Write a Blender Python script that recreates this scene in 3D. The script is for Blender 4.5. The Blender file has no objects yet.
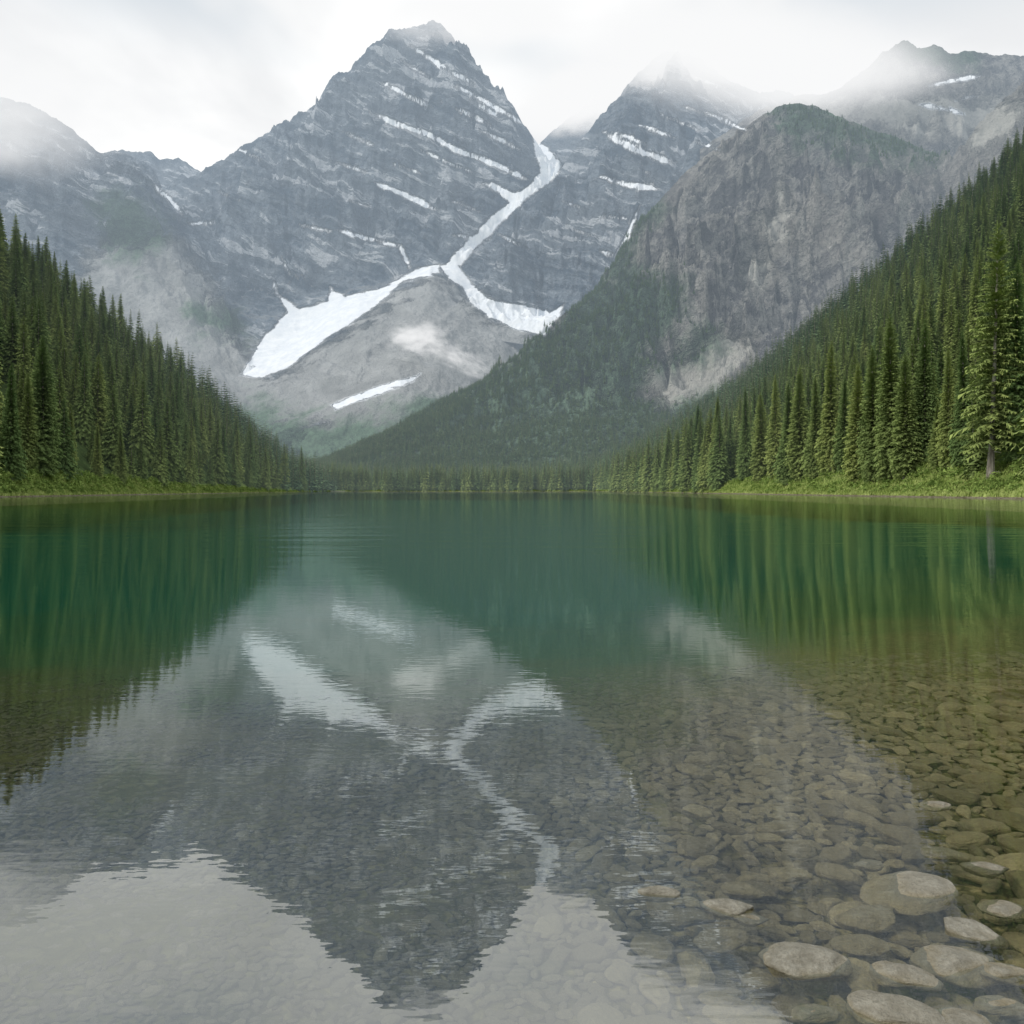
import bpy, math, random
import numpy as np
from mathutils import Vector, Matrix
random.seed(7); rng=np.random.default_rng(7)
S=bpy.context.scene; COL=S.collection
F=804.0; HY=490.0; CH=1.5
def P(px,py,Y): return ((px-512)/F*Y, Y, CH+(HY-py)/F*Y)

# ---------------------------------------------------------------- noise
def _h(ix,iy,s):
    n=(ix.astype(np.int64)*374761393+iy.astype(np.int64)*668265263+s*974634777)&0xffffffff
    n=((n^(n>>13))*1274126177)&0xffffffff
    n=n^(n>>16)
    return (n&0xffff)/65535.0*2*math.pi
def pn(x,y,s=0):
    x=np.asarray(x,float); y=np.asarray(y,float)
    ix=np.floor(x); iy=np.floor(y); fx=x-ix; fy=y-iy
    u=fx*fx*fx*(fx*(fx*6-15)+10); v=fy*fy*fy*(fy*(fy*6-15)+10)
    def g(a,b):
        t=_h(ix+a,iy+b,s); return np.cos(t)*(fx-a)+np.sin(t)*(fy-b)
    return ((g(0,0)*(1-u)+g(1,0)*u)*(1-v)+(g(0,1)*(1-u)+g(1,1)*u)*v)*1.5
def fbm(x,y,o=5,s=0,g=.5):
    r=0;a=1;t=0
    for i in range(o):
        r=r+a*pn(x*2**i,y*2**i,s+i); t+=a; a*=g
    return r/t
def ridged(x,y,o=5,s=0,g=.55):
    r=0;a=1;t=0
    for i in range(o):
        r=r+a*(1-2*np.abs(pn(x*2**i,y*2**i,s+i))); t+=a; a*=g
    return r/t

# ---------------------------------------------------------------- sdf
def seg_d(x,y,ax,ay,bx,by):
    dx=bx-ax; dy=by-ay; t=np.clip(((x-ax)*dx+(y-ay)*dy)/(dx*dx+dy*dy+1e-9),0,1)
    return np.hypot(x-ax-t*dx,y-ay-t*dy)
def poly_sd(x,y,p):
    d=np.full(x.shape,1e9); ins=np.zeros(x.shape,bool); n=len(p)
    for i in range(n):
        ax,ay=p[i]; bx,by=p[(i+1)%n]
        d=np.minimum(d,seg_d(x,y,ax,ay,bx,by))
        if ay!=by:
            c=((ay>y)!=(by>y))&(x<(bx-ax)*(y-ay)/(by-ay)+ax); ins^=c
    return np.where(ins,d,-d)
def line_sd(x,y,p,w):
    d=np.full(x.shape,1e9)
    n=len(p)-1
    for i in range(n):
        d=np.minimum(d,seg_d(x,y,*p[i],*p[i+1]))
    # taper towards both ends
    e=np.minimum(np.hypot(x-p[0][0],y-p[0][1]),np.hypot(x-p[-1][0],y-p[-1][1]))
    return w*np.clip(.25+e/12,0,1.25)-d

# ---------------------------------------------------------------- mesh helpers
def mesh_from(name,co,quads,attrs=None,smooth=True):
    me=bpy.data.meshes.new(name); co=np.asarray(co,np.float32); q=np.asarray(quads,np.int32)
    k=q.shape[1]
    me.vertices.add(len(co)); me.vertices.foreach_set('co',co.ravel())
    me.loops.add(q.size); me.loops.foreach_set('vertex_index',q.ravel())
    me.polygons.add(len(q)); me.polygons.foreach_set('loop_start',np.arange(0,q.size,k,dtype=np.int32))
    me.update(calc_edges=True); me.validate()
    if smooth: me.polygons.foreach_set('use_smooth',np.ones(len(me.polygons),bool))
    for a,v in (attrs or {}).items():
        at=me.attributes.new(a,'FLOAT','POINT'); at.data.foreach_set('value',np.asarray(v,np.float32).ravel())
    return me
def grid_quads(nr,nc):
    i=np.arange(nr*nc).reshape(nr,nc)
    return np.stack([i[:-1,:-1],i[:-1,1:],i[1:,1:],i[1:,:-1]],-1).reshape(-1,4)
def add(name,data,parent=None,**kw):
    o=bpy.data.objects.new(name,data); COL.objects.link(o)
    if parent: o.parent=parent
    for k,v in kw.items(): o[k]=v
    return o

# ---------------------------------------------------------------- node helper
class NT:
    def __init__(s,name=None,tree=None):
        if tree is None:
            s.m=bpy.data.materials.new(name); s.m.use_nodes=True; s.t=s.m.node_tree
            try: s.m.cycles.emission_sampling='NONE'
            except Exception as e: print(e)
        else: s.t=tree
        s.t.nodes.clear()
    def n(s,ty,ins=None,**kw):
        nd=s.t.nodes.new(ty)
        for k,v in kw.items(): setattr(nd,k,v)
        for k,v in (ins or {}).items():
            if isinstance(v,bpy.types.NodeSocket): s.t.links.new(v,nd.inputs[k])
            else: nd.inputs[k].default_value=v
        return nd
    def math(s,op,a,b=0,c=0,clamp=False):
        return s.n('ShaderNodeMath',{0:a,1:b,2:c},operation=op,use_clamp=clamp).outputs[0]
    def mix(s,f,a,b,bt='MIX'):
        nd=s.t.nodes.new('ShaderNodeMix'); nd.data_type='RGBA'; nd.blend_type=bt
        for sock,v in ((nd.inputs[0],f),(nd.inputs[6],a),(nd.inputs[7],b)):
            if isinstance(v,bpy.types.NodeSocket): s.t.links.new(v,sock)
            elif isinstance(v,(tuple,list)): sock.default_value=(*v[:3],1)
            else: sock.default_value=v
        return nd.outputs[2]
    def ss(s,v,a,b):
        return s.n('ShaderNodeMapRange',{0:v,1:a,2:b,3:0.0,4:1.0},interpolation_type='SMOOTHSTEP').outputs[0]
    def pos(s): return s.n('ShaderNodeNewGeometry').outputs['Position']
    def scl(s,v,x,y,z):
        return s.n('ShaderNodeVectorMath',{0:v,1:(x,y,z)},operation='MULTIPLY').outputs[0]
    def noise(s,v,sc,det=4,rough=.55,dist=0):
        return s.n('ShaderNodeTexNoise',{'Vector':v,'Scale':sc,'Detail':det,'Roughness':rough,'Distortion':dist}).outputs[0]
    def attr(s,nm): return s.n('ShaderNodeAttribute',attribute_name=nm).outputs['Fac']
    def surf(s,sock): s.t.links.new(sock,s.n('ShaderNodeOutputMaterial').inputs[0])
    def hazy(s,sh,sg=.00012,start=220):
        # distance haze painted into the surface as emission, stronger farther down the valley
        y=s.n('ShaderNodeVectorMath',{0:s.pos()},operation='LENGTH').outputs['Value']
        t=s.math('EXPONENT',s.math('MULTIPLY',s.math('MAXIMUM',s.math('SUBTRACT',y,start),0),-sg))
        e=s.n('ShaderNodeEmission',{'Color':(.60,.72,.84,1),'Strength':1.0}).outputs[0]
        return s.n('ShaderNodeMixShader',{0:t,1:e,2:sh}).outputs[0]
    def pbsdf(s,col,rough=.85,normal=None,spec=.2):
        i={'Base Color':col if isinstance(col,bpy.types.NodeSocket) else (*col,1),'Roughness':rough,'Specular IOR Level':spec}
        if normal is not None: i['Normal']=normal
        return s.n('ShaderNodeBsdfPrincipled',i).outputs[0]
    def diff(s,col,normal=None):
        i={'Color':col}
        if normal is not None: i['Normal']=normal
        return s.n('ShaderNodeBsdfDiffuse',i).outputs[0]

def rock_mat(name,dark,light,screec,strata=(0.45,-0.1),forestc=(0.10,0.165,0.10),ribs=.3,stw=.6,dust=.0):
    N=NT(name); p=N.pos()
    sep=N.n('ShaderNodeSeparateXYZ',{0:p})
    big=N.noise(p,.0035,4,.55)
    warp=N.math('MULTIPLY',N.math('SUBTRACT',big,.5),150)
    s=N.math('ADD',N.math('ADD',N.math('ADD',sep.outputs[2],warp),N.math('MULTIPLY',sep.outputs[0],strata[0])),N.math('MULTIPLY',sep.outputs[1],strata[1]))
    v=N.n('ShaderNodeCombineXYZ',{0:N.math('MULTIPLY',sep.outputs[0],.006),1:N.math('MULTIPLY',sep.outputs[1],.004),2:N.math('MULTIPLY',s,.026)}).outputs[0]
    st=N.noise(v,1.0,6,.64,.3)
    fine=N.noise(p,.03,5,.70)
    bt=N.math('MULTIPLY',N.attr('bt'),5.0)
    rv=N.n('ShaderNodeCombineXYZ',{0:N.math('ADD',N.math('MULTIPLY',N.attr('bu'),.05),bt),1:bt,2:N.math('MULTIPLY',big,2.5)}).outputs[0]
    gul=N.noise(rv,.8,5,.6,1.2)
    f=N.math('ADD',N.math('MULTIPLY',st,stw),N.math('MULTIPLY',fine,1-stw))
    f=N.math('ADD',f,N.math('MULTIPLY',N.math('SUBTRACT',gul,.5),ribs))
    f=N.ss(f,.42,.59)
    c=N.mix(f,dark,light)
    c=N.mix(N.math('MULTIPLY',N.ss(big,.42,.62),.35),c,tuple(a*b for a,b in zip(light,(1.10,1.04,.97))))
    c=N.mix(N.math('MULTIPLY',N.ss(fine,.52,.64),.45),c,tuple(a*.45 for a in dark))
    if dust: c=N.mix(N.math('MULTIPLY',N.ss(N.math('ADD',st,N.math('MULTIPLY',N.math('SUBTRACT',big,.5),.45)),.57,.605),dust),c,(.75,.77,.80))
    nrm=N.n('ShaderNodeNewGeometry').outputs['Normal']
    nz=N.n('ShaderNodeSeparateXYZ',{0:nrm}).outputs[2]
    slope=N.ss(N.math('ADD',nz,N.math('MULTIPLY',N.math('SUBTRACT',fine,.5),.3)),.78,.92)
    scn=N.noise(p,.012,6,.65)
    sc=N.mix(N.ss(scn,.35,.65),tuple(a*.72 for a in screec),screec)
    scm=N.math('MAXIMUM',N.math('MULTIPLY',slope,.5),N.math('MULTIPLY',.9,N.ss(N.math('ADD',N.attr('scree'),N.math('MULTIPLY',N.math('SUBTRACT',scn,.5),75)),-10,14)))
    c=N.mix(scm,c,sc)
    fo=N.ss(N.math('ADD',N.attr('forest'),N.math('MULTIPLY',N.math('SUBTRACT',scn,.5),90)),-16,14)
    fc=N.mix(N.ss(N.noise(p,.08,4,.7),.35,.65),tuple(a*.75 for a in forestc),tuple(a*1.15 for a in forestc))
    c=N.mix(N.math('MULTIPLY',fo,.92),c,fc)
    sn=N.math('ADD',N.attr('snow'),N.math('ADD',N.math('MULTIPLY',N.math('SUBTRACT',fine,.5),6),N.math('MULTIPLY',N.math('SUBTRACT',scn,.5),9)))
    snm=N.ss(sn,-1.3,1.0)
    c=N.mix(snm,c,N.mix(N.ss(fine,.35,.7),(.80,.83,.87),(.94,.95,.96)))
    h=N.math('ADD',N.math('MULTIPLY',st,1.4*stw/.6),N.math('ADD',N.math('MULTIPLY',fine,1.2),N.math('MULTIPLY',gul,.3+ribs*1.8)))
    h=N.math('MULTIPLY',h,N.math('SUBTRACT',1,N.math('MULTIPLY',N.math('MAXIMUM',snm,N.math('MULTIPLY',scm,.8)),.95)))
    b=N.n('ShaderNodeBump',{'Height':h,'Strength':1.0,'Distance':46.0}).outputs[0]
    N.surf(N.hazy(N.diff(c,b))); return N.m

SN_POLY=[
 [(532,133),(548,148),(563,165),(555,178),(535,193),(515,211),(497,228),(478,247),(460,266),(440,272),(450,258),(470,238),(490,218),(508,203),(498,192),(480,183),(492,182),(512,192),(528,186),(540,172),(535,155)],
 [(440,264),(415,269),(385,286),(345,297),(330,286),(327,300),(300,308),(280,294),(272,276),(274,292),(287,312),(265,335),(250,360),(240,375),(262,378),(288,369),(312,350),(345,327),(372,309),(402,282),(440,273)],
 [(438,265),(458,263),(470,282),(490,300),(520,304),(548,311),(565,303),(560,318),(545,336),(515,329),(490,319),(470,303),(462,288),(446,276)],
 [(330,405),(350,396),(385,383),(422,373),(415,382),(385,392),(355,404),(335,410)]]
SN_LINE=[([(370,112),(400,125),(430,135),(455,150),(485,160),(528,180)],2.2),([(382,82),(410,97),(433,108)],1.9),
 ([(410,45),(440,65),(475,85)],1.6),([(455,85),(500,110),(525,125)],1.8),([(375,183),(405,195),(438,211)],2.2),
 ([(335,230),(365,238),(400,246),(410,268)],1.9),([(300,225),(335,232)],1.2),([(155,185),(170,200),(182,213)],1.8),([(180,225),(215,222)],1.0),
 ([(605,133),(635,150),(675,163)],3.0),([(612,131),(650,146)],1.6),([(600,177),(630,185),(662,190)],2.2),([(640,205),(628,235),(618,250)],1.8),([(598,250),(615,256)],2.2),
 ([(690,75),(725,88)],1.6),([(600,215),(635,220)],1.8),([(455,235),(490,240)],1.5),([(330,160),(365,172)],1.1),([(430,60),(450,72)],1.3),([(240,150),(262,160)],1.1),
 ([(640,95),(665,103)],1.4),([(700,110),(745,130)],1.6),([(640,125),(680,140)],1.4),([(420,150),(470,172)],1.3),([(280,255),(290,275)],1.1),
 ([(440,100),(490,125)],1.4),([(480,130),(520,150)],1.4),([(340,130),(372,145)],1.1),([(680,105),(700,112)],1.3),([(450,200),(480,212)],1.3),
 ([(400,60),(430,78)],1.2),([(470,100),(500,118)],1.3),([(395,165),(425,175)],1.1),([(660,115),(700,130)],1.3),([(690,140),(720,150)],1.3),([(350,200),(372,208)],1.0),
 ([(500,235),(530,250)],1.1),([(560,200),(590,212)],1.2),([(575,230),(600,238)],1.1),([(640,170),(660,176)],1.1),([(215,190),(240,200)],.9),
 ([(918,104),(965,114)],1.6),([(930,85),(980,76)],1.8),([(955,100),(978,96)],1.3)]
SCREE=[[(100,235),(180,235),(240,330),(300,430),(120,430),(60,300)],[(430,270),(300,350),(250,380),(240,440),(560,440),(560,340),(480,300)],
 [(640,370),(700,340),(760,330),(720,400),(670,415),(640,395)],[(800,120),(840,90),(1024,100),(1024,150),(900,140)],[(780,150),(800,250),(760,300),(740,280),(770,200)],[(290,410),(600,380),(600,520),(290,520)]]
FOREST_D=[[(200,440),(300,440),(330,440),(400,415),(440,395),(500,360),(560,312),(600,275),(625,268),(690,285),(672,330),(648,360),(645,390),(668,412),(720,395),(1300,330),(1300,600),(200,600)],
 [(690,335),(710,330),(700,360),(660,370)],[(770,112),(800,90),(850,120),(950,150),(935,165),(870,155),(800,142)],[(600,290),(640,210),(655,205),(630,260)]]
FOREST_A=[[(-300,436),(230,402),(290,414),(330,419),(380,416),(430,402),(700,395),(700,700),(-300,700)],[(95,200),(140,195),(165,235),(140,262),(105,245)],[(190,308),(235,315),(245,335),(205,330)]]

def interp_line(pts,u):
    px=[p[0] for p in pts]; py=np.interp(u,px,[p[1] for p in pts]); Y=np.interp(u,px,[p[2] for p in pts])
    return Y,CH+(HY-py)/F*Y
def polar(name,lines,u0,u1,nu,rows,amp,mat,seed,freq=.0025,back=(900,.25),terr=0,fl=None,crestamp=.18,aniso=1.0,jag=10,rib=0,ribw=40,calm=0,ribt=0,cw=.12):
    """heightfield: each contour line (foot .. crest) gives distance and altitude per bearing"""
    u=np.linspace(u0,u1,nu); L=[interp_line(l,u) for l in lines]
    Yc,Zc=L[-1]
    hs=np.clip((Zc-20)/550,.02,1)[None,:]
    jj=(fbm(u/18,u*0+seed,6,seed+3,.68)*jag*2.4)*hs[0]
    L[-1]=(Yc,Zc+jj)
    Yb=Yc+back[0]; L.append((Yb,Zc*back[1]))
    Ys=[];Zs=[];T=[]
    nseg=len(L)-1
    for k in range(nseg):
        r=rows[k] if k<len(rows) else 30
        for tt in np.linspace(0,1,r,endpoint=(k==nseg-1)):
            Ys.append(L[k][0]*(1-tt)+L[k+1][0]*tt); Zs.append(L[k][1]*(1-tt)+L[k+1][1]*tt); T.append(k+tt)
    Y=np.array(Ys);Z=np.array(Zs);T=np.array(T)[:,None]+np.zeros_like(Y)
    U=u[None,:]+np.zeros_like(Y)
    X=(U-512)/F*Y
    wx=fbm(X*freq,Y*freq,3,seed+20)*120
    n=ridged((X+wx)*freq,(Y+wx)*freq*aniso,7,seed)
    w=(1-np.exp(-((T-(nseg-1))/cw)**2)*(1-crestamp))*hs
    w*=np.clip(T*4,0,1)
    if calm: 
        q=np.clip((T-calm)/.5+.5,0,1); w*=.12+.88*q*q*(3-2*q)
    # snow gullies are smoother than the rock round them
    py0=HY-(Z-CH)/Y*F; s0=np.full(Y.shape,-60.)
    for p in SN_POLY: s0=np.maximum(s0,poly_sd(U,py0,p))
    q=np.clip((s0+14)/16,0,1); damp=1-.8*q*q*(3-2*q)
    fine=fbm(X*.02,Y*.012,5,seed+40,.6)*amp*.2
    Z=Z+(n-.35)*amp*w+fine*np.clip(T*4,0,1)*np.clip(w+.1,0,1)*hs*damp
    if rib:
        wu=fbm(U/60,T*2.2,4,seed+60)*1.1
        Z=Z+(ridged(U/ribw+wu+T*ribt,T*1.6,5,seed+70,.5)-.3)*rib*w*damp
    if terr:
        s=Z+.45*X-.1*Y+fbm(X*.003,Y*.003,5,seed+9)*90
        for per,a in ((terr,.85),(terr*.37,.8)):
            q=s/per; f=q-np.floor(q); sm=f*f*f*(f*(6*f-15)+10)
            am=np.clip(.65+fbm(X*.004,Y*.004,3,seed+13)*2,0,1)
            Z=Z+per*a*(sm-f)*w*am*damp
    py=HY-(Z-CH)/Y*F
    sn=np.full(Y.shape,-60.); fo=np.full(Y.shape,-80.); sc=np.full(Y.shape,-80.)
    for p in SN_POLY: sn=np.maximum(sn,poly_sd(U,py,p))
    for p,wd in SN_LINE: sn=np.maximum(sn,line_sd(U,py,p,wd))
    sn=np.where(T>nseg-1+.1,-20,sn)
    for p in SCREE: sc=np.maximum(sc,poly_sd(U,py,p))
    for p in (fl or []): fo=np.maximum(fo,poly_sd(U,py,p))
    co=np.stack([X,Y,Z],-1).reshape(-1,3)
    me=mesh_from(name,co,grid_quads(*Y.shape),{'snow':sn,'forest':fo,'scree':sc,'bu':U,'bt':T})
    me.materials.append(mat)
    o=add(name,me,kind='structure')
    return o,(u,X,Y,Z,fo,T)

M_blue=rock_mat('slate_rock',(.095,.13,.175),(.33,.375,.425),(.40,.40,.385),dust=.75,ribs=.15)
M_brown=rock_mat('brown_rock',(.135,.135,.14),(.42,.405,.375),(.44,.425,.38),strata=(-.9,.2),ribs=.55,stw=.35)

polar('mountain',[[( -400,489,1400),(150,489,1400),(420,489,1400),(700,489,1500)],
  [(-400,440,1700),(150,425,1700),(250,425,1700),(330,418,1650),(400,408,1600),(470,412,1650),(560,410,1800),(700,400,1800)],
  [(-400,330,2300),(150,320,2300),(245,350,2150),(300,330,2250),(360,312,2200),(430,275,2350),(470,300,2350),(520,310,2350),(600,310,2350),(700,310,2300)],
  [(-400,320,2400),(150,300,2400),(250,290,2450),(350,285,2500),(430,264,2500),(455,258,2480),(500,250,2550),(560,240,2600),(700,300,2500)],
  [(-400,300,3000),(60,300,2900),(130,230,3000),(165,190,3100),(180,178,3100),(215,165,3100),(250,143,3150),(270,135,3150),(300,113,3150),(318,104,3150),(330,83,3180),(350,74,3180),(365,58,3200),(378,45,3200),(388,34,3200),(402,36,3200),(418,27,3200),(432,25,3200),(442,32,3200),(455,45,3200),(480,75,3200),(496,98,3200),(510,108,3200),(535,145,3250),(560,175,3250),(600,230,3200),(700,300,3100)]],
  -60,640,760,[60,130,40,330,20],220,M_blue,11,.0022,terr=110,fl=FOREST_A,rib=130,ribw=85,calm=2.9)
polar('mountain_shoulder',[[(-400,489,1400),(150,489,1400),(300,489,1400),(330,489,1400)],
  [(-400,330,1900),(0,320,2000),(120,330,2050),(200,370,1950),(260,410,1800),(330,440,1600)],
  [(-400,90,2700),(-100,85,2700),(0,100,2700),(30,106,2700),(60,122,2700),(85,138,2750),(100,150,2750),(115,144,2750),(135,153,2750),(152,168,2750),(175,205,2700),(200,250,2600),(230,310,2400),(260,380,2100),(290,415,1800),(330,445,1650)]],
  -400,330,700,[140,260,20],150,M_blue,31,.0024,terr=80,fl=FOREST_A,rib=90,ribw=75,calm=1.35,jag=7)
polar('mountain_ridge',[[(60,300,3000),(300,300,3000),(800,300,3000)],
  [(60,190,3600),(120,150,3600),(150,152,3600),(160,160,3600),(178,158,3600),(192,168,3600),(250,190,3600),(450,200,3700),(520,165,3700),(545,138,3700),(560,126,3700),(590,103,3700),(612,90,3700),(640,100,3700),(800,120,3700)]],
  60,800,420,[120,20],60,M_blue,41,.002,terr=70)
polar('mountain_peak',[[(430,330,2150),(560,350,2000),(700,350,2000),(1000,350,2000)],
  [(430,296,2400),(447,284,2430),(458,272,2470),(480,247,2550),(510,219,2650),(540,190,2750),(562,167,2850),(580,145,2950),(600,122,3000),(630,86,3050),(655,58,3100),(668,50,3100),(690,53,3100),(720,75,3100),(760,88,3100),(800,98,3100),(860,130,3000),(1000,180,2900)]],
  430,1000,560,[330,20],160,M_blue,51,.0026,terr=95,rib=110,ribw=75)
polar('mountain_crest',[[(700,330,1950),(1300,330,1950)],
  [(700,150,2500),(760,112,2500),(800,98,2500),(832,94,2500),(865,72,2500),(882,54,2500),(904,43,2500),(918,50,2500),(935,46,2500),(950,54,2500),(972,52,2500),(1024,58,2500),(1100,30,2500),(1300,0,2500)]],
  700,1300,480,[260,20],120,M_brown,61,.0024,fl=[[(890,40),(980,48),(975,62),(900,60)]],rib=100,ribw=60,jag=6,crestamp=.1)
polar('mountain_spur',[[(900,330,1600),(1300,330,1600)],
  [(900,230,1900),(940,180,1850),(960,150,1850),(985,120,1850),(1024,82,1800),(1080,40,1800),(1300,-100,1800)]],
  900,1300,300,[200,20],70,M_brown,65,.003,rib=60,ribw=50)
_,GD=polar('cliff_mountain',[[(270,488,1000),(1300,488,1000)],
  [(270,482,1090),(330,472,1090),(440,446,1180),(560,405,1330),(650,398,1350),(700,385,1380),(800,330,1450),(1000,300,1500),(1300,300,1500)],
  [(270,482,1150),(300,470,1180),(330,460,1200),(400,432,1350),(440,408,1450),(500,372,1550),(560,325,1650),(600,285,1750),(640,222,1850),(680,178,1950),(700,160,2000),(740,132,2000),(765,114,2000),(785,104,2000),(815,106,2000),(850,122,1950),(900,140,1950),(950,160,1950),(1000,200,1900),(1060,230,1900),(1300,300,1900)]],
  270,1300,900,[120,330,20],110,M_brown,71,.0025,fl=FOREST_D,rib=180,ribw=105,jag=4,calm=.95,ribt=1.6,crestamp=.03,cw=.22)

def hill_mat():
    N=NT('forest_floor'); p=N.pos(); z=N.n('ShaderNodeSeparateXYZ',{0:p}).outputs[2]
    n=N.noise(p,.25,5,.65)
    c=N.mix(N.ss(n,.35,.65),(.06,.09,.033),(.12,.175,.06))
    g=N.mix(N.ss(N.noise(p,.6,4,.6),.35,.65),(.14,.21,.05),(.28,.36,.10))
    zz=N.math('ADD',z,N.math('MULTIPLY',N.math('SUBTRACT',N.noise(p,.15,4,.6),.5),4))
    c=N.mix(N.ss(zz,3.0,6.0),g,c)
    c=N.mix(N.ss(N.math('ADD',z,N.math('MULTIPLY',N.math('SUBTRACT',n,.5),1.0)),.25,.6),N.mix(N.ss(N.noise(p,1.5,4,.7),.35,.65),(.12,.10,.06),(.28,.25,.18)),c)
    b=N.n('ShaderNodeBump',{'Height':n,'Strength':.6,'Distance':1.5}).outputs[0]
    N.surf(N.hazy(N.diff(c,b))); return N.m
M_hill=hill_mat()
def shoreL(u):
    k=-(u-512)/F; return np.clip(89.1/np.maximum(k-.111,.01),100,760)
def hill(name,u0,u1,nu,ys,crest,seed,amp):
    u=np.linspace(u0,u1,nu); Y0=ys(u); Yc=np.interp(u,[c[0] for c in crest],[c[2] for c in crest])
    top=np.interp(u,[c[0] for c in crest],[c[1] for c in crest]); th=np.interp(u,[c[0] for c in crest],[c[3] for c in crest])
    Zc=np.maximum(CH+(HY-top)/F*Yc-th,3)
    Y0=Y0+fbm(u/25,u*0+3,4,seed)*Y0*.03
    R=[];Z=[];T=[]
    bank=2.3*np.clip(Zc/90,.1,1)
    for t in np.linspace(-.03,0,4,endpoint=False): R.append(Y0+(Yc-Y0)*t); Z.append(np.full(nu,t*60)); T.append(np.full(nu,t))
    for t in np.linspace(0,1,110): 
        R.append(Y0+(Yc-Y0)*t); b=np.clip(t/.05,0,1)
        Z.append(.02+bank*b**.8+ (Zc-bank)*(t**1.15)*b); T.append(np.full(nu,t))
    for t in np.linspace(0,1,30)[1:]: R.append(Yc+t*400); Z.append(Zc*(1-.5*t)); T.append(np.full(nu,1+t))
    Y=np.array(R);Z=np.array(Z);T=np.array(T);X=(u[None,:]-512)/F*Y
    Z=Z+fbm(X*.012,Y*.012,5,seed+1)*amp*np.clip(T*3,0,1)*np.clip(Zc/30,.1,1)
    Z=Z+fbm(X*.15,Y*.15,3,seed+7)*.5*np.clip(T*20,0,1)
    me=mesh_from(name,np.stack([X,Y,Z],-1).reshape(-1,3),grid_quads(*Y.shape)); me.materials.append(M_hill)
    add(name,me,kind='structure'); return (u,X,Y,Z,T)
CL=[(-350,-20,250,24),(-150,90,300,24),(0,205,350,23),(60,255,400,23),(120,303,450,23),(180,350,520,23),(240,402,600,23),(285,445,700,22),(320,470,800,22),(345,480,850,18)]
def ysR(u):
    k=(u-512)/F; return np.clip(84/np.maximum(k,.01),60,800)
CR=[(190,445,1050,20),(260,448,1050,20),(300,452,1050,20),(350,460,1000,20),(400,464,1000,20),(500,462,1050,20),(560,456,1050,20),(600,448,1000,20),(660,420,900,20),(720,380,800,20),(820,296,600,20),(900,230,550,20),(1024,118,500,20),(1150,5,450,20),(1300,-100,400,20)]
GL=hill('hillside',-350,345,400,shoreL,CL,101,7)
GR=hill('hillside_slope',190,1300,620,ysR,CR,121,7)

# ---------------------------------------------------------------- lakebed
_dy=np.array([0,1.5,2.5,3.4,4.6,6.5,9,13,22,40,100,200,1e5]); _dd=np.array([.05,.08,.12,.2,.3,.48,.75,1.15,1.9,3.0,5.5,8,12])
def depth(x,y):
    y=np.asarray(y,float); x=np.asarray(x,float)
    r=np.clip((x/np.maximum(np.abs(y),1))/.5,-1,1)
    k=1.1-.38*np.clip(r,0,1)-.1*np.clip(-r,0,1)
    ye=np.abs(y-1)+1
    d=np.interp(ye,_dy,_dd)*k
    return np.minimum(np.maximum(d,.05),12)
def sp(n,a,mx): 
    t=np.linspace(-1,1,n); return np.sinh(t*a)/np.sinh(a)*mx
xs=sp(560,7.2,9000); ys=sp(700,7.2,9000)+5
X,Y=np.meshgrid(xs,ys)
Z=-depth(X,Y)+fbm(X*.9,Y*.9,4,5)*.04
me=mesh_from('lakebed',np.stack([X,Y,Z],-1).reshape(-1,3),grid_quads(*X.shape))
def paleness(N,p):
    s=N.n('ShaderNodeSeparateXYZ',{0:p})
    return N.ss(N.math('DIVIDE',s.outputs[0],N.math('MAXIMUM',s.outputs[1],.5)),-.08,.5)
def depthtint(N,c,d,p):  # water absorption painted into bed and stone colour, greener with depth
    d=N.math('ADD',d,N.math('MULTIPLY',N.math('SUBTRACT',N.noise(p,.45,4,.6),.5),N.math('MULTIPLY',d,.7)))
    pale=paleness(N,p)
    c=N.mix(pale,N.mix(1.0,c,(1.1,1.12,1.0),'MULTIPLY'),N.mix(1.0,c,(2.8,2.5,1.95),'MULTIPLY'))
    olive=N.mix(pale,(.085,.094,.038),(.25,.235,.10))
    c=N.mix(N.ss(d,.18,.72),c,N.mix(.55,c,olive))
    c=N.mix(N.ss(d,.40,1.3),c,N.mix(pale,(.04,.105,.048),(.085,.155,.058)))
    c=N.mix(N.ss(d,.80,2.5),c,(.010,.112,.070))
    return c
N=NT('lakebed_gravel'); p=N.pos(); z=N.n('ShaderNodeSeparateXYZ',{0:p}).outputs[2]; d=N.math('MULTIPLY',z,-1)
pw=N.n('ShaderNodeVectorMath',{0:p,1:N.scl(N.n('ShaderNodeTexNoise',{'Vector':p,'Scale':5.0,'Detail':3.0}).outputs[1],.3,.3,.3)},operation='ADD').outputs[0]
v=N.n('ShaderNodeTexVoronoi',{'Vector':pw,'Scale':11.0}); v2=N.n('ShaderNodeTexVoronoi',{'Vector':pw,'Scale':31.0})
n1=N.noise(p,1.2,5,.6)
sep=N.n('ShaderNodeSeparateXYZ',{0:v.outputs['Color']}).outputs[0]
sep2=N.n('ShaderNodeSeparateXYZ',{0:v2.outputs['Color']}).outputs[0]
c=N.mix(N.math('ADD',N.math('MULTIPLY',sep,.65),N.math('MULTIPLY',sep2,.35)),(.055,.05,.028),(.18,.162,.10))
c=N.mix(N.ss(v.outputs['Distance'],.32,.62),c,(.038,.035,.019))
c=N.mix(N.math('MULTIPLY',N.ss(n1,.35,.65),.5),c,(.075,.074,.033))
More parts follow.
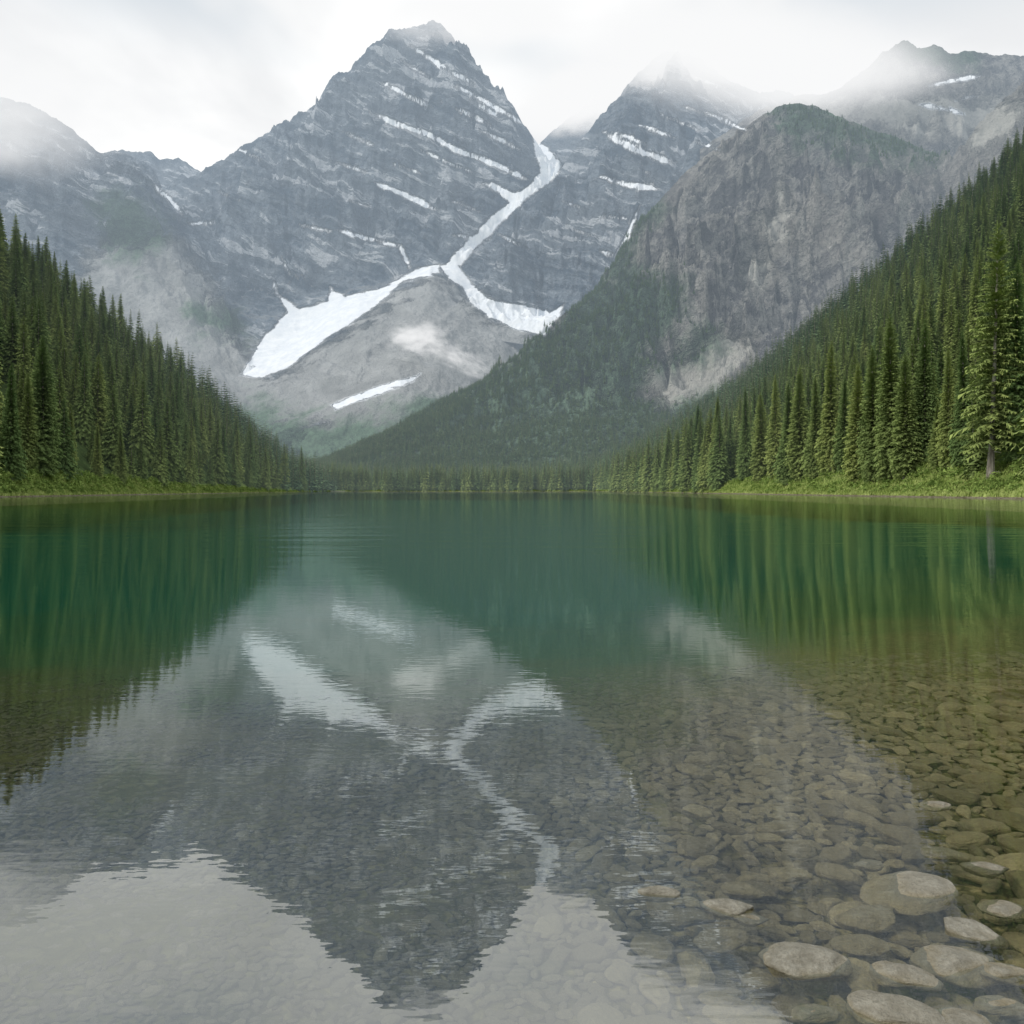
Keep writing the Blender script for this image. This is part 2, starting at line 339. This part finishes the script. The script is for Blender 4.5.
# bed contrast and relief evened out on the left, for a smoother sky reflection
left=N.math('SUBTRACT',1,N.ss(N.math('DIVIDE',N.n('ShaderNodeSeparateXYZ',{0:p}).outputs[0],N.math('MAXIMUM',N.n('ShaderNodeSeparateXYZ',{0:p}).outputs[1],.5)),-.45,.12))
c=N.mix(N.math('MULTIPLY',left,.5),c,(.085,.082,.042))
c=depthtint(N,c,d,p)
h=N.math('SUBTRACT',N.math('MULTIPLY',v2.outputs['Distance'],-.3),v.outputs['Distance'])
h=N.math('MULTIPLY',h,N.math('SUBTRACT',1,N.ss(d,.3,1.0)))
h=N.math('MULTIPLY',h,N.math('SUBTRACT',1,N.math('MULTIPLY',left,.6)))
b=N.n('ShaderNodeBump',{'Height':h,'Strength':1.0,'Distance':.05}).outputs[0]
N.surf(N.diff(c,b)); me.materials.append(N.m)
add('lakebed',me,kind='structure')

# ---------------------------------------------------------------- water
me=bpy.data.meshes.new('lake_water')
me.from_pydata([(-420,-40,0),(420,-40,0),(420,860,0),(-420,860,0)],[],[(0,1,2,3)])
N=NT('lake_surface'); p=N.pos()
r1=N.noise(N.scl(p,1.3,3.6,1),1.0,3,.5,.4); r2=N.noise(N.scl(p,5,14,1),1.0,2,.5); r3=N.noise(N.scl(p,.25,.7,1),1.0,2,.5)
r4=N.noise(N.scl(p,.12,.75,1),1.0,3,.6,.3)
sx=N.n('ShaderNodeSeparateXYZ',{0:p}); yy=sx.outputs[1]; xx=sx.outputs[0]
# a little livelier further from the sheltered near edge
h=N.math('ADD',N.math('MULTIPLY',r1,.75),N.math('ADD',N.math('MULTIPLY',r2,.6),N.math('MULTIPLY',r3,.35)))
h=N.math('MULTIPLY',h,N.math('ADD',.55,N.math('MULTIPLY',N.ss(yy,2.5,5.5),.16)))
h=N.math('ADD',h,N.math('MULTIPLY',r4,N.math('MULTIPLY',N.ss(yy,9,34),17.0)))
tilt=N.math('MULTIPLY',N.math('SUBTRACT',1,N.ss(yy,11,34)),.021)
tilt=N.math('ADD',tilt,N.math('MULTIPLY',N.math('SUBTRACT',1,N.ss(yy,2.2,4.2)),.003))
tilt=N.math('ADD',tilt,N.math('MULTIPLY',N.math('MULTIPLY',N.math('SUBTRACT',1,N.ss(yy,2.4,4.2)),N.ss(N.math('DIVIDE',xx,N.math('MAXIMUM',yy,.5)),.08,.45)),.060))
tn=N.n('ShaderNodeVectorMath',{0:N.n('ShaderNodeCombineXYZ',{0:0.0,1:tilt,2:1.0}).outputs[0]},operation='NORMALIZE').outputs[0]
b=N.n('ShaderNodeBump',{'Height':h,'Strength':1.0,'Distance':.0016,'Normal':tn}).outputs[0]
lw=N.n('ShaderNodeLayerWeight',{'Blend':.5,'Normal':b}).outputs['Facing']
fr=N.math('ADD',.26,N.math('MULTIPLY',N.math('POWER',lw,4.5),.50))
rg=N.math('ADD',.004,N.math('MULTIPLY',N.ss(yy,12,70),.03))
gl=N.n('ShaderNodeBsdfGlossy',{'Color':(.95,.99,.99,1),'Roughness':rg,'Normal':b}).outputs[0]
tr=N.n('ShaderNodeBsdfTransparent',{'Color':(.96,.98,.93,1)}).outputs[0]
N.surf(N.n('ShaderNodeMixShader',{0:fr,1:tr,2:gl}).outputs[0]); me.materials.append(N.m)
add('lake_water',me,kind='structure')

# ---------------------------------------------------------------- stones
def stone_mat():
    N=NT('lake_stone'); p=N.pos(); z=N.n('ShaderNodeSeparateXYZ',{0:p}).outputs[2]
    oi=N.n('ShaderNodeObjectInfo').outputs['Random']
    ob=N.n('ShaderNodeTexCoord').outputs['Object']
    base=N.mix(oi,(.065,.057,.034),(.19,.17,.115))
    n=N.noise(ob,3.,6,.65); n2=N.noise(p,60,3,.7)
    c=N.mix(N.ss(n,.35,.7),N.mix(.5,base,(.065,.058,.036)),base)
    c=N.mix(N.math('MULTIPLY',N.ss(n2,.45,.7),.35),c,(.085,.075,.05))
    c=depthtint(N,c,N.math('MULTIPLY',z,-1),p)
    dry=N.mix(N.ss(n,.3,.7),(.24,.222,.175),(.41,.385,.315)); dry=N.mix(N.math('MULTIPLY',N.ss(n2,.42,.66),.55),dry,(.18,.165,.12))
    dry=N.mix(N.math('MULTIPLY',oi,.4),dry,(.24,.215,.16))
    zz=N.math('ADD',z,N.math('MULTIPLY',N.math('SUBTRACT',n,.5),.03))
    c=N.mix(N.ss(zz,-.024,.014),c,dry)
    b=N.n('ShaderNodeBump',{'Height':N.math('ADD',n,N.math('MULTIPLY',n2,.25)),'Strength':.8,'Distance':.05}).outputs[0]
    N.surf(N.pbsdf(c,.7,b,.35)); return N.m
M_stone=stone_mat()
import bmesh
from mathutils import noise as mn
r0=[.75,.9,.65,.8,1.0,.7]
def stone_mesh(seed):
    r=random.Random(seed); bm=bmesh.new(); bmesh.ops.create_icosphere(bm,subdivisions=4,radius=.5)
    pl=[(Vector((r.gauss(0,1),r.gauss(0,1),r.gauss(0,.8))).normalized(),r.uniform(.29,.43)) for _ in range(10)]
    for v in bm.verts:
        c=v.co.copy()
        for nn,dd in pl:
            e=c.dot(nn)-dd
            if e>0: c-=nn*e*.85
        c*=1+.14*mn.fractal(v.co*2+Vector((seed*3.1,0,0)),1,2,5)
        c.x*=1.22; c.y*=r0[seed%6]; v.co=c
    me=bpy.data.meshes.new('lake_stone'); bm.to_mesh(me); bm.free()
    me.polygons.foreach_set('use_smooth',np.ones(len(me.polygons),bool)); me.materials.append(M_stone); return me
SM=[stone_mesh(i) for i in range(6)]
def stone(x,y,w,top,mesh,flat=.42,rot=None,label='grey-brown rounded stone lying on the shallow lakebed'):
    o=add('lake_stone',mesh,label=label,category='stone',group='stones in the lake shallows')
    hz=w*flat; o.scale=(w,w,hz); o.location=(x,y,top-hz*.40)
    o.rotation_euler=(random.uniform(-.12,.12),random.uniform(-.12,.12),rot if rot is not None else random.uniform(0,6.28)); return o
big=[(805,952,78,.026),(897,1003,74,.022),(726,903,46,.011),(655,888,42,.006),(910,885,76,.006),(975,926,56,.014),(962,957,84,.009),(905,970,52,.011),
 (750,916,32,-.002),(815,1008,40,-.004),(958,1020,60,.010),(742,885,40,-.02),(722,934,50,-.02),(690,912,40,-.02),(868,912,60,-.015),(1010,968,46,.003),(1005,905,42,.004),
 (838,868,44,-.03),(935,803,26,.006),(790,870,36,-.03),(870,862,30,-.005),(1000,1000,40,.0),(700,842,30,-.03),(770,835,30,-.04),(800,848,32,-.04),(945,850,36,-.006),(985,865,38,.0),(730,825,28,-.05),(860,940,46,-.02),(762,975,42,-.03),(850,1015,46,-.03)]
cells={}
def ok(x,y,r):
    cx,cy=int(x/.3),int(y/.3)
    for i in range(-1,2):
        for j in range(-1,2):
            for (a,b_,c_) in cells.get((cx+i,cy+j),()):
                if (a-x)**2+(b_-y)**2<((r+c_)*.74)**2: return False
    cells.setdefault((cx,cy),[]).append((x,y,r)); return True
for i,(px,py,w,top) in enumerate(big):
    Yd=(CH-top)*F/(py-HY); x=(px-512)/F*Yd; ww=w/F*Yd
    lab='pale grey rounded stone breaking the shallow water surface' if top>.005 else 'grey-brown rounded stone lying on the shallow lakebed'
    stone(x,Yd,ww/.98,top,SM[i%6],.30,rot=random.uniform(-.4,.4),label=lab); cells.setdefault((int(x/.3),int(Yd/.3)),[]).append((x,Yd,ww*.5))
cand=[]
for t in range(190000):
    y=2.0+9.5*random.random()**1.2; k=random.uniform(-.72,.78); x=k*y
    a=.5+.5*np.clip((k-.10)/.28,-1,1)
    if random.random()>.4+.6*a: continue
    if random.random()<np.clip((y-4.8)/6,0,1)**.7: continue
    w=(.05+.135*random.random()**2.0)*(.45+.80*a)*(1+.02*y)
    if not ok(x,y,w*.5): continue
    cand.append((x,y,w,a))
cand.sort(key=lambda c:-(c[2]/c[1])*(.3+c[3]))
src_st=[]; nind=300-len(big)
def lift(y,a): return (.12+.18*a)*float(np.clip(1.2-(y-3)/7,.06,1))
for (x,y,w,a) in cand[:nind]:
    dd=float(depth(x,y))
    o=stone(x,y,w,-dd+w*lift(y,a)+.005,SM[random.randrange(6)],random.uniform(.28,.42))
    if len(src_st)<6 and o.data not in [s.data for s in src_st]: src_st.append(o)

def scatter(name,pts,sources,**kw):
    me=bpy.data.meshes.new(name); me.from_pydata([p[:3] for p in pts],[],[])
    a=me.attributes.new('scl','FLOAT_VECTOR','POINT'); a.data.foreach_set('vector',np.array([p[3] for p in pts],np.float32).ravel())
    a=me.attributes.new('rot','FLOAT_VECTOR','POINT'); a.data.foreach_set('vector',np.array([p[4] for p in pts],np.float32).ravel())
    o=add(name,me,kind='stuff',**kw)
    g=bpy.data.node_groups.new(name,'GeometryNodeTree')
    g.interface.new_socket('Geometry',in_out='INPUT',socket_type='NodeSocketGeometry'); g.interface.new_socket('Geometry',in_out='OUTPUT',socket_type='NodeSocketGeometry')
    gi=g.nodes.new('NodeGroupInput'); go=g.nodes.new('NodeGroupOutput'); ip=g.nodes.new('GeometryNodeInstanceOnPoints'); jn=g.nodes.new('GeometryNodeJoinGeometry')
    for s in sources:
        oi=g.nodes.new('GeometryNodeObjectInfo'); oi.transform_space='ORIGINAL'; oi.inputs['Object'].default_value=s; oi.inputs['As Instance'].default_value=True
        g.links.new(oi.outputs['Geometry'],jn.inputs[0])
    def at(nm):
        n=g.nodes.new('GeometryNodeInputNamedAttribute'); n.data_type='FLOAT_VECTOR'; n.inputs['Name'].default_value=nm; return n.outputs['Attribute']
    g.links.new(gi.outputs[0],ip.inputs['Points']); g.links.new(jn.outputs[0],ip.inputs['Instance']); ip.inputs['Pick Instance'].default_value=True
    g.links.new(at('scl'),ip.inputs['Scale'])
    er=g.nodes.new('FunctionNodeEulerToRotation'); g.links.new(at('rot'),er.inputs[0]); g.links.new(er.outputs[0],ip.inputs['Rotation'])
    g.links.new(ip.outputs[0],go.inputs[0])
    m=o.modifiers.new('scatter','NODES'); m.node_group=g
    return o
pts=[]
for (x,y,w,a) in cand[nind:]:
    dd=float(depth(x,y)); fl=random.uniform(.28,.42)
    pts.append((x,y,-dd+w*lift(y,a)-w*fl*.42+.004,(w,w,w*fl),(random.uniform(-.15,.15),random.uniform(-.15,.15),random.uniform(0,6.28))))
scatter('cobbles',pts,src_st,label='small cobbles covering the shallow lakebed',category='cobbles')
print('stones',len(cand))

# ---------------------------------------------------------------- conifers
def foliage_mat(nm,lo,hi,inner=.5):
    N=NT(nm); oi=N.n('ShaderNodeObjectInfo').outputs['Random']; p=N.pos()
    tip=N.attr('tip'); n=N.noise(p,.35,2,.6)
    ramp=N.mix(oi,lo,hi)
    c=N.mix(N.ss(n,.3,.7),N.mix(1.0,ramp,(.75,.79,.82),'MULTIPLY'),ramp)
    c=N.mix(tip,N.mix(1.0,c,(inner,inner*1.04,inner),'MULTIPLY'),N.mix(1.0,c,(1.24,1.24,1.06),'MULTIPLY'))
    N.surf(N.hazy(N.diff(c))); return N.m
def bark_mat():
    N=NT('bark'); p=N.n('ShaderNodeTexCoord').outputs['Object']
    n=N.noise(N.scl(p,60,60,12),1.0,5,.6)
    c=N.mix(N.ss(n,.35,.65),(.20,.175,.14),(.52,.48,.41))
    N.surf(N.diff(c,N.n('ShaderNodeBump',{'Height':n,'Strength':.6,'Distance':.01}).outputs[0])); return N.m
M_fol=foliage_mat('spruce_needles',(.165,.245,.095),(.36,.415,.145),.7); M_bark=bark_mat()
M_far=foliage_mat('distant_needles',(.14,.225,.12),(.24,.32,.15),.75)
def conifer(seed,wid=.15,whorls=46,per=8,twigs=6,t0=.05,gap=.0,twl=.30,droop=.42,pw=.78,fol=None):
    fol=fol or M_fol
    r=random.Random(seed); V=[];Fc=[];T=[]
    lean=(r.uniform(-.012,.012),r.uniform(-.012,.012))
    ph=[r.uniform(0,6.28) for _ in range(3)]
    def tri(a,b,c,ta,tb,tc):
        k=len(V); V.extend((a,b,c)); Fc.append((k,k+1,k+2)); T.extend((ta,tb,tc))
    for i in range(whorls):
        t=t0+(1-t0)*(i/whorls)**.92+r.uniform(-.006,.006)
        n=max(3,int(per*(1-.45*t)+r.random()))
        a0=r.uniform(0,6.28)
        wl=r.uniform(.85,1.1)
        for j in range(n):
            if r.random()<gap: continue
            a=a0+j*6.283/n+r.uniform(-.3,.3); dzb=r.uniform(-.01,.01)
            lobe=1+.14*math.sin(a*2+ph[0]+t*5)+.10*math.sin(a*3+ph[1]-t*9)
            L=(wid*(1-t)**pw*min(1,.62+t*2.2)+.008)*r.uniform(.6,1.06)*lobe*wl
            el=.02+.75*t**1.5+r.uniform(-.18,.14)
            ca,sa=math.cos(a),math.sin(a)
            cx,cy=lean[0]*math.sin(t*3),lean[1]*math.sin(t*3)
            def pt(s,off=0,dz=0):
                rad=L*s
                return Vector((cx+ca*rad-sa*off,cy+sa*rad+ca*off,t+dzb+L*(el*s-droop*s*s)+dz))
            wd=.04*L+.001
            tri(pt(.0,wd*.5),pt(.0,-wd*.5),pt(1.0),0,0,1)
            for k in range(twigs):
                s=.15+.82*(k+r.random()*.6)/twigs
                for sd in (-1,1):
                    ln=L*(twl*(1.15-s)+.06)*r.uniform(.6,1.3)
                    root=pt(s-.03); root2=pt(min(1.0,s+.9/twigs))
                    tipp=pt(min(1.04,s+.16*r.uniform(.4,1.3)),sd*ln,-L*r.uniform(.0,.14))
                    tri(root,root2,tipp,max(0,s-.3),s*.8,min(1,.35+s*.7))
            for k in range(max(2,twigs//2)):
                s=.2+.75*(k+r.random()*.5)/max(2,twigs//2)
                tri(pt(s-.5/twigs),pt(s+.6/twigs),pt(s+.03,r.uniform(-.12,.12)*L,-L*r.uniform(.08,.2)-.003),.15,.4,.55)
    tri(Vector((.002,0,.965)),Vector((-.002,0.001,.965)),Vector((0,0,1.015)),1,1,1)
    TV=[];TF=[];ns=8;rings=7
    for k in range(rings):
        t=k/(rings-1); rr=.011*(1-t)**.9+.0006+(.005 if k==0 else 0); z=t*.97-.01
        for j in range(ns):
            a=j*6.283/ns; TV.append(Vector((lean[0]*math.sin(t*3)+rr*math.cos(a),lean[1]*math.sin(t*3)+rr*math.sin(a),z)))
    for k in range(rings-1):
        for j in range(ns): TF.append((k*ns+j,k*ns+(j+1)%ns,(k+1)*ns+(j+1)%ns,(k+1)*ns+j))
    for _ in range(12):
        z=r.uniform(.03,t0+.25); a=r.uniform(0,6.28); l=r.uniform(.02,.05); k=len(TV)
        d=Vector((math.cos(a),math.sin(a),-.15))
        TV+= [Vector((0,0,z-.002)),Vector((0,0,z+.002)),d*l+Vector((0,0,z+.0008)),d*l+Vector((0,0,z))]; TF.append((k,k+1,k+2,k+3))
    def mk(nm,V,Fc,T,mats):
        me=bpy.data.meshes.new(nm); me.from_pydata(V,[],Fc)
        if T is not None:
            at=me.attributes.new('tip','FLOAT','POINT'); at.data.foreach_set('value',np.array(T,np.float32))
        for m in mats: me.materials.append(m)
        return me
    cm=mk('crown',V,Fc,T,[fol]); tm=mk('trunk',TV,TF,None,[M_bark])
    off=len(V)
    full=mk('spruce_tree',V+TV,Fc+[tuple(i+off for i in f) for f in TF],T+[0]*len(TV),[fol,M_bark])
    mi=np.zeros(len(full.polygons),np.int32); mi[len(Fc):]=1; full.polygons.foreach_set('material_index',mi)
    return cm,tm,full
NEAR=[conifer(150+i,wid=[.115,.13,.14][i],whorls=120,per=18,twigs=10,t0=.03,twl=.24,droop=.30,pw=.72) for i in range(3)]
HI=[conifer(200+i,wid=[.15,.17,.16,.165,.145][i],whorls=72,per=14,twigs=9,t0=.03) for i in range(5)]
SPARSE=conifer(300,wid=.13,whorls=85,per=14,twigs=11,t0=.13,gap=.2,twl=.24,droop=.30,pw=.66)
MID=[conifer(400+i,wid=[.175,.155,.19,.165][i],whorls=36,per=9,twigs=4,twl=.42) for i in range(4)]
LOW=[conifer(500+i,wid=[.20,.18,.22][i],whorls=16,per=8,twigs=2,twl=.6,fol=M_far) for i in range(3)]

class Sampler:
    def __init__(s,G): s.u=G[0];s.X=G[1];s.Y=G[2];s.Z=G[3]
    def at(s,u,fr):
        c=(u-s.u[0])/(s.u[1]-s.u[0]); i=int(c); f=c-i
        k=int(fr); g=fr-k
        i=min(max(i,0),s.X.shape[1]-2);k=min(max(k,0),s.X.shape[0]-2)
        def L(A): return (A[k,i]*(1-f)+A[k,i+1]*f)*(1-g)+(A[k+1,i]*(1-f)+A[k+1,i+1]*f)*g
        return L(s.X),L(s.Y),L(s.Z)
trees=[]
heroes=[]
def hero(G,px,top,t):
    sm=Sampler(G); x,y,z=sm.at(px,4+109*t); h=CH+(HY-top)/F*y-z
    heroes.append([x,y,z-.3,h])
HP=[(990,222),(1018,262),(925,318),(890,314),(948,345),(832,340),(858,362),(800,365),(775,374),(1045,250),(962,330),(745,386),(905,352),(718,396),(698,404),(872,345),(815,375),(1006,330),(788,382),(760,392),(845,376),(974,395),(938,400)]
for i,(a,b) in enumerate(HP): hero(GR,a,b,.034+.010*(i%3) if i else .030)
for i,(a,b) in enumerate([(12,362),(42,335),(70,402),(-15,340),(98,422),(28,372),(120,425)]): hero(GL,a,b,.04+.012*(i%3))
def fill(G,u0,u1,n,size,minsep,hn,hf,tmin):
    smp=Sampler(G); grid={}
    for h in heroes: grid.setdefault((int(h[0]/minsep),int(h[1]/minsep)),[]).append((h[0],h[1]))
    for _ in range(n):
        u=random.uniform(u0,u1); t=tmin+(1.06-tmin)*random.random()
        x,y,z=smp.at(u,4+t*109)
        if random.random()>min(1,(y/size)): continue
        key=(int(x/minsep),int(y/minsep)); bad=False
        ms=minsep*(1 if t<.25 else .8)
        for a in (-1,0,1):
            for b in (-1,0,1):
                for (px,py) in grid.get((key[0]+a,key[1]+b),()):
                    if (px-x)**2+(py-y)**2<ms**2: bad=True
        if bad: continue
        grid.setdefault(key,[]).append((x,y))
        q=min(1,t/.5); lo=hn[0]*(1-q)+hf[0]*q; hi=hn[1]*(1-q)+hf[1]*q
        h=random.uniform(lo,hi)*(1 if random.random()<.65 else random.uniform(.4,.8))
        if t<.08: h*=random.uniform(.5,1.0)
        trees.append([x,y,z-.3,h])
fill(GL,-120,335,30000,400,7.2,(23,36),(20,30),.04)
fill(GR,200,1150,66000,600,7.2,(21,31),(15,24),.05)
sm=Sampler(GR); belt=set()
for k in range(380):
    uu=random.uniform(325,720); x,y,z=sm.at(uu,4+109*random.uniform(.015,.10)); h=random.uniform(19,30)*(1+.25*max(0,(uu-520)/200)); trees.append([x,y,z-.3,h]); belt.add((x,y))
trees+=heroes
print('trees',len(trees))
trees.sort(key=lambda t:t[1]); sky_=np.full(1200,520.0); sc_=[]
for t in trees:
    px=512+F*t[0]/t[1]; hp=t[3]/t[1]*F; top=HY-(t[2]+t[3]-CH)/t[1]*F; w=hp*.12
    if px<-20 or px>1044: sc_.append(0); continue
    a=int(max(0,px-w)+50); b=int(px+w)+51; b=min(max(b,a+1),1199)
    bot=top+hp
    v=np.clip(np.minimum(sky_[a:b],bot)-top,0,None).sum(); sc_.append(v)
    for i in range(a,b):
        dxx=abs((i-50)-px)/max(w,1); sky_[i]=min(sky_[i],top+hp*min(.9,.15+.75*dxx))
order=sorted(range(len(trees)),key=lambda i:-sc_[i])
ind=[trees[i] for i in order[:300]]; rest=[trees[i] for i in order[300:]]
srcM=[]; tallest=max(h[3] for h in heroes[:1]); hset={(h[0],h[1]) for h in heroes}
for i,(x,y,z,h) in enumerate(ind):
    hero_=(h==tallest); nr=(x,y) in hset
    lab='tall dark green spruce standing on the lakeshore' if y<290 else 'dark green spruce growing on the wooded slope'
    if hero_: lab='tallest spruce with bare pale lower trunk on the bank'
    rz=random.uniform(0,6.28); wx=random.uniform(.85,1.15)
    if hero_: wx=1.0
    cm,tm,full=SPARSE if hero_ else NEAR[i%3] if nr else HI[i%5]
    if i<100 or hero_:
        e=add('spruce_tree',None,label=lab,category='tree',group='spruce trees around the lake')
        e.empty_display_size=.5; e.location=(x,y,z); e.rotation_euler=(0,.03 if hero_ else 0,0 if hero_ else rz); e.scale=(h*wx,h*wx,h)
        add('trunk',tm,e); add('crown',cm,e)
    else:
        o=add('spruce_tree',full,label=lab,category='tree',group='spruce trees around the lake')
        o.location=(x,y,z); o.rotation_euler=(0,0,rz); o.scale=(h*wx,h*wx,h)
        if i>=293: o.data=[*MID,*LOW][i-293][2]; srcM.append(o)
mid=[];low=[]
def tp(x,y,z,h,ws=1.0):
    w=random.uniform(.85,1.2)*ws; return (x,y,z,(h*w,h*w,h),(random.uniform(-.03,.03),random.uniform(-.03,.03),random.uniform(0,6.28)))
for x,y,z,h in rest: (mid if (y<520 or (x,y) in belt) else low).append(tp(x,y,z,h))
u,X,Y,Z,fo,T=GD
cntf=0
for a,b in rng.random((70000,2)):
    i=int(a*(X.shape[1]-1)); k=int(b*(446))
    if u[i]>760 and Y[k,i]<1400: continue
    if fo[k,i]+random.gauss(0,6)<2: continue
    if random.random()>.85: continue
    if u[i]>740 and random.random()>.45: continue
    low.append(tp(X[k,i]+random.uniform(-4,4),Y[k,i]+random.uniform(-4,4),Z[k,i]-1,random.uniform(8,15),1.4)); cntf+=1
print('mid',len(mid),'low',len(low),'far',cntf)
scatter('conifer_forest',mid,srcM[:4],label='dense dark green spruce forest on the hillsides',category='forest')
scatter('distant_conifer_forest',low,srcM[4:7],label='distant conifer forest covering valley and slopes',category='forest')

# ---------------------------------------------------------------- shore shrubs + grass
def leafmat(name,a,b):
    N=NT(name); p=N.pos(); n=N.noise(p,.5,3,.6)
    c=N.mix(N.ss(n,.35,.65),a,b); N.surf(N.n('ShaderNodeBsdfDiffuse',{'Color':c}).outputs[0]); return N.m
M_shrub=leafmat('shrub_leaves',(.15,.23,.055),(.34,.44,.12)); M_grass=leafmat('grass_blades',(.25,.33,.08),(.45,.52,.18))
def veg(G,u0,u1,nsh,ngr,lab1,lab2):
    smp=Sampler(G); C=[];g=[]
    for _ in range(nsh):
        x,y,z=smp.at(random.uniform(u0,u1),4+109*(.012+.045*random.random())); s=random.uniform(.4,1.7)
        m=70; d=rng.normal(size=(m,3)); d/=np.linalg.norm(d,axis=1)[:,None]; d[:,2]=np.abs(d[:,2]); rad=rng.uniform(.6,1.05,(m,1))
        c=np.array([x,y,z-.1])+d*rad*np.array([s,s,s*.8])
        e1=rng.normal(size=(m,3))*.16*s**.5; e2=rng.normal(size=(m,3))*.16*s**.5
        C.append(np.stack([c-e1,c+e1,c+e2],1).reshape(-1,3))
    C=np.concatenate(C); me=mesh_from('shrubbery',C,np.arange(len(C)).reshape(-1,3),smooth=False); me.materials.append(M_shrub)
    add('shrubbery',me,kind='stuff',label=lab1,category='shrubs')
    for uu in rng.uniform(u0,u1,ngr):
        x,y,z=smp.at(uu,4+109*random.uniform(.003,.05)); h=random.uniform(.2,.7); w=random.uniform(.1,.25); a=random.uniform(0,3.14)
        dx,dy=math.cos(a)*w,math.sin(a)*w; lx,ly=random.uniform(-.2,.2),random.uniform(-.2,.2)
        g+= [(x-dx,y-dy,z-.05),(x+dx,y+dy,z-.05),(x+lx,y+ly,z+h)]
    g=np.array(g); me=mesh_from('grass',g,np.arange(len(g)).reshape(-1,3),smooth=False); me.materials.append(M_grass)
    add('grass',me,kind='stuff',label=lab2,category='grass')
veg(GL,-60,330,1100,36000,'bushy green shrubs along the wooded shoreline','fresh green grass along the wooded shoreline')
veg(GR,330,1100,1500,60000,'bushy green shrubs on the sunny grassy bank','bright green grass on the sunny bank')

# ---------------------------------------------------------------- clouds
CW=(.95,.955,.96)
def cloudmat(dens,seed,sc,sharp,edge):
    N=NT('cloud_vapour'); ob=N.n('ShaderNodeTexCoord').outputs['Object']
    r=N.n('ShaderNodeVectorMath',{0:ob},operation='LENGTH').outputs['Value']
    v=N.n('ShaderNodeVectorMath',{0:ob,1:(seed*3.7,seed,0)},operation='ADD').outputs[0]
    n=N.noise(v,sc,4,.62,.3)
    f=N.math('SUBTRACT',N.math('ADD',n,N.math('MULTIPLY',N.math('SUBTRACT',1,r),edge)),.60)
    f=N.math('MULTIPLY',N.ss(f,0,sharp),dens)
    f=N.math('MULTIPLY',f,N.math('SUBTRACT',1,N.ss(r,.55,1.0)))
    ab=N.n('ShaderNodeVolumeAbsorption',{'Color':(0,0,0,1),'Density':f}).outputs[0]; em=N.n('ShaderNodeEmission',{'Color':(*CW,1),'Strength':f}).outputs[0]  # cloud white is emission in the volume, standing in for scattered skylight
    N.t.links.new(N.n('ShaderNodeAddShader',{0:ab,1:em}).outputs[0],N.n('ShaderNodeOutputMaterial').inputs['Volume'])
    return N.m
def cloud(px,py,Yd,rx,rz,ry,dens,seed,sc=2.0,sharp=.3,edge=.55,tilt=0):
    bm=bmesh.new(); bmesh.ops.create_icosphere(bm,subdivisions=3,radius=1.0); me=bpy.data.meshes.new('cloud'); bm.to_mesh(me); bm.free()
    me.materials.append(cloudmat(dens,seed,sc,sharp,edge)); o=add('cloud',me,kind='structure')
    k=Yd/F; o.location=P(px,py,Yd); o.scale=(rx*k,ry,rz*k); o.rotation_euler=(0,tilt,0)
cloud(418,338,1750,44,26,60,.070,1,2.6,.5,.40)
cloud(456,358,1760,60,19,50,.045,6,3.2,.5,.36,tilt=.45)
cloud(10,115,2250,210,92,200,.013,2,1.8,.8,.6)
cloud(780,60,2300,245,92,110,.040,3,1.5,.9,.85)
cloud(680,45,2900,150,80,120,.026,7,1.7,.8,.8)
cloud(600,100,3350,120,60,150,.03,4,1.6)
cloud(485,6,3050,170,64,160,.026,5,1.6,.8,.65)

# ---------------------------------------------------------------- world, sun, camera
W=bpy.data.worlds.new('World'); S.world=W; W.use_nodes=True
N=NT(tree=W.node_tree)
SE=math.radians(38)
sky=N.n('ShaderNodeTexSky',sky_type='NISHITA',sun_disc=False,sun_elevation=SE)
gen=N.n('ShaderNodeTexCoord').outputs['Generated']
sep=N.n('ShaderNodeSeparateXYZ',{0:gen})
z=N.math('ADD',N.math('MAXIMUM',sep.outputs[2],0),.25)
v=N.n('ShaderNodeCombineXYZ',{0:N.math('DIVIDE',sep.outputs[0],z),1:N.math('DIVIDE',sep.outputs[1],z)}).outputs[0]
n=N.noise(v,1.6,5,.5,.3)
c=N.mix(N.ss(n,.36,.62),(8.8,8.9,9.0),(11.1,11.1,11.0))
n2=N.noise(v,2.0,3,.45,.2)
c=N.mix(N.math('MULTIPLY',N.ss(sep.outputs[2],.43,.53),N.ss(n2,.44,.56)),c,(6.7,7.4,8.0))
c=N.mix(.96,sky.outputs[0],c)
bg=N.n('ShaderNodeBackground',{'Color':c,'Strength':.1})
N.t.links.new(bg.outputs[0],N.n('ShaderNodeOutputWorld').inputs[0])
sd=bpy.data.lights.new('sun','SUN'); sd.energy=1.5; sd.angle=math.radians(10); sd.color=(1,.96,.9)
so=bpy.data.objects.new('sun',sd); COL.objects.link(so)
dirv=Vector((-math.cos(SE)*.93,-math.cos(SE)*.36,math.sin(SE)))
so.rotation_euler=dirv.to_track_quat('Z','Y').to_euler()
sky.sun_rotation=math.atan2(dirv.x,dirv.y)
cd=bpy.data.cameras.new('camera'); cd.sensor_width=36; cd.lens=F/1024*36; cd.shift_y=-(512-HY)/1024; cd.clip_end=30000; cd.clip_start=.05
co=bpy.data.objects.new('camera',cd); COL.objects.link(co); co.location=(0,0,CH); co.rotation_euler=(math.pi/2,0,0); S.camera=co
S.view_settings.view_transform='Standard'; S.view_settings.look='None'; S.view_settings.exposure=0
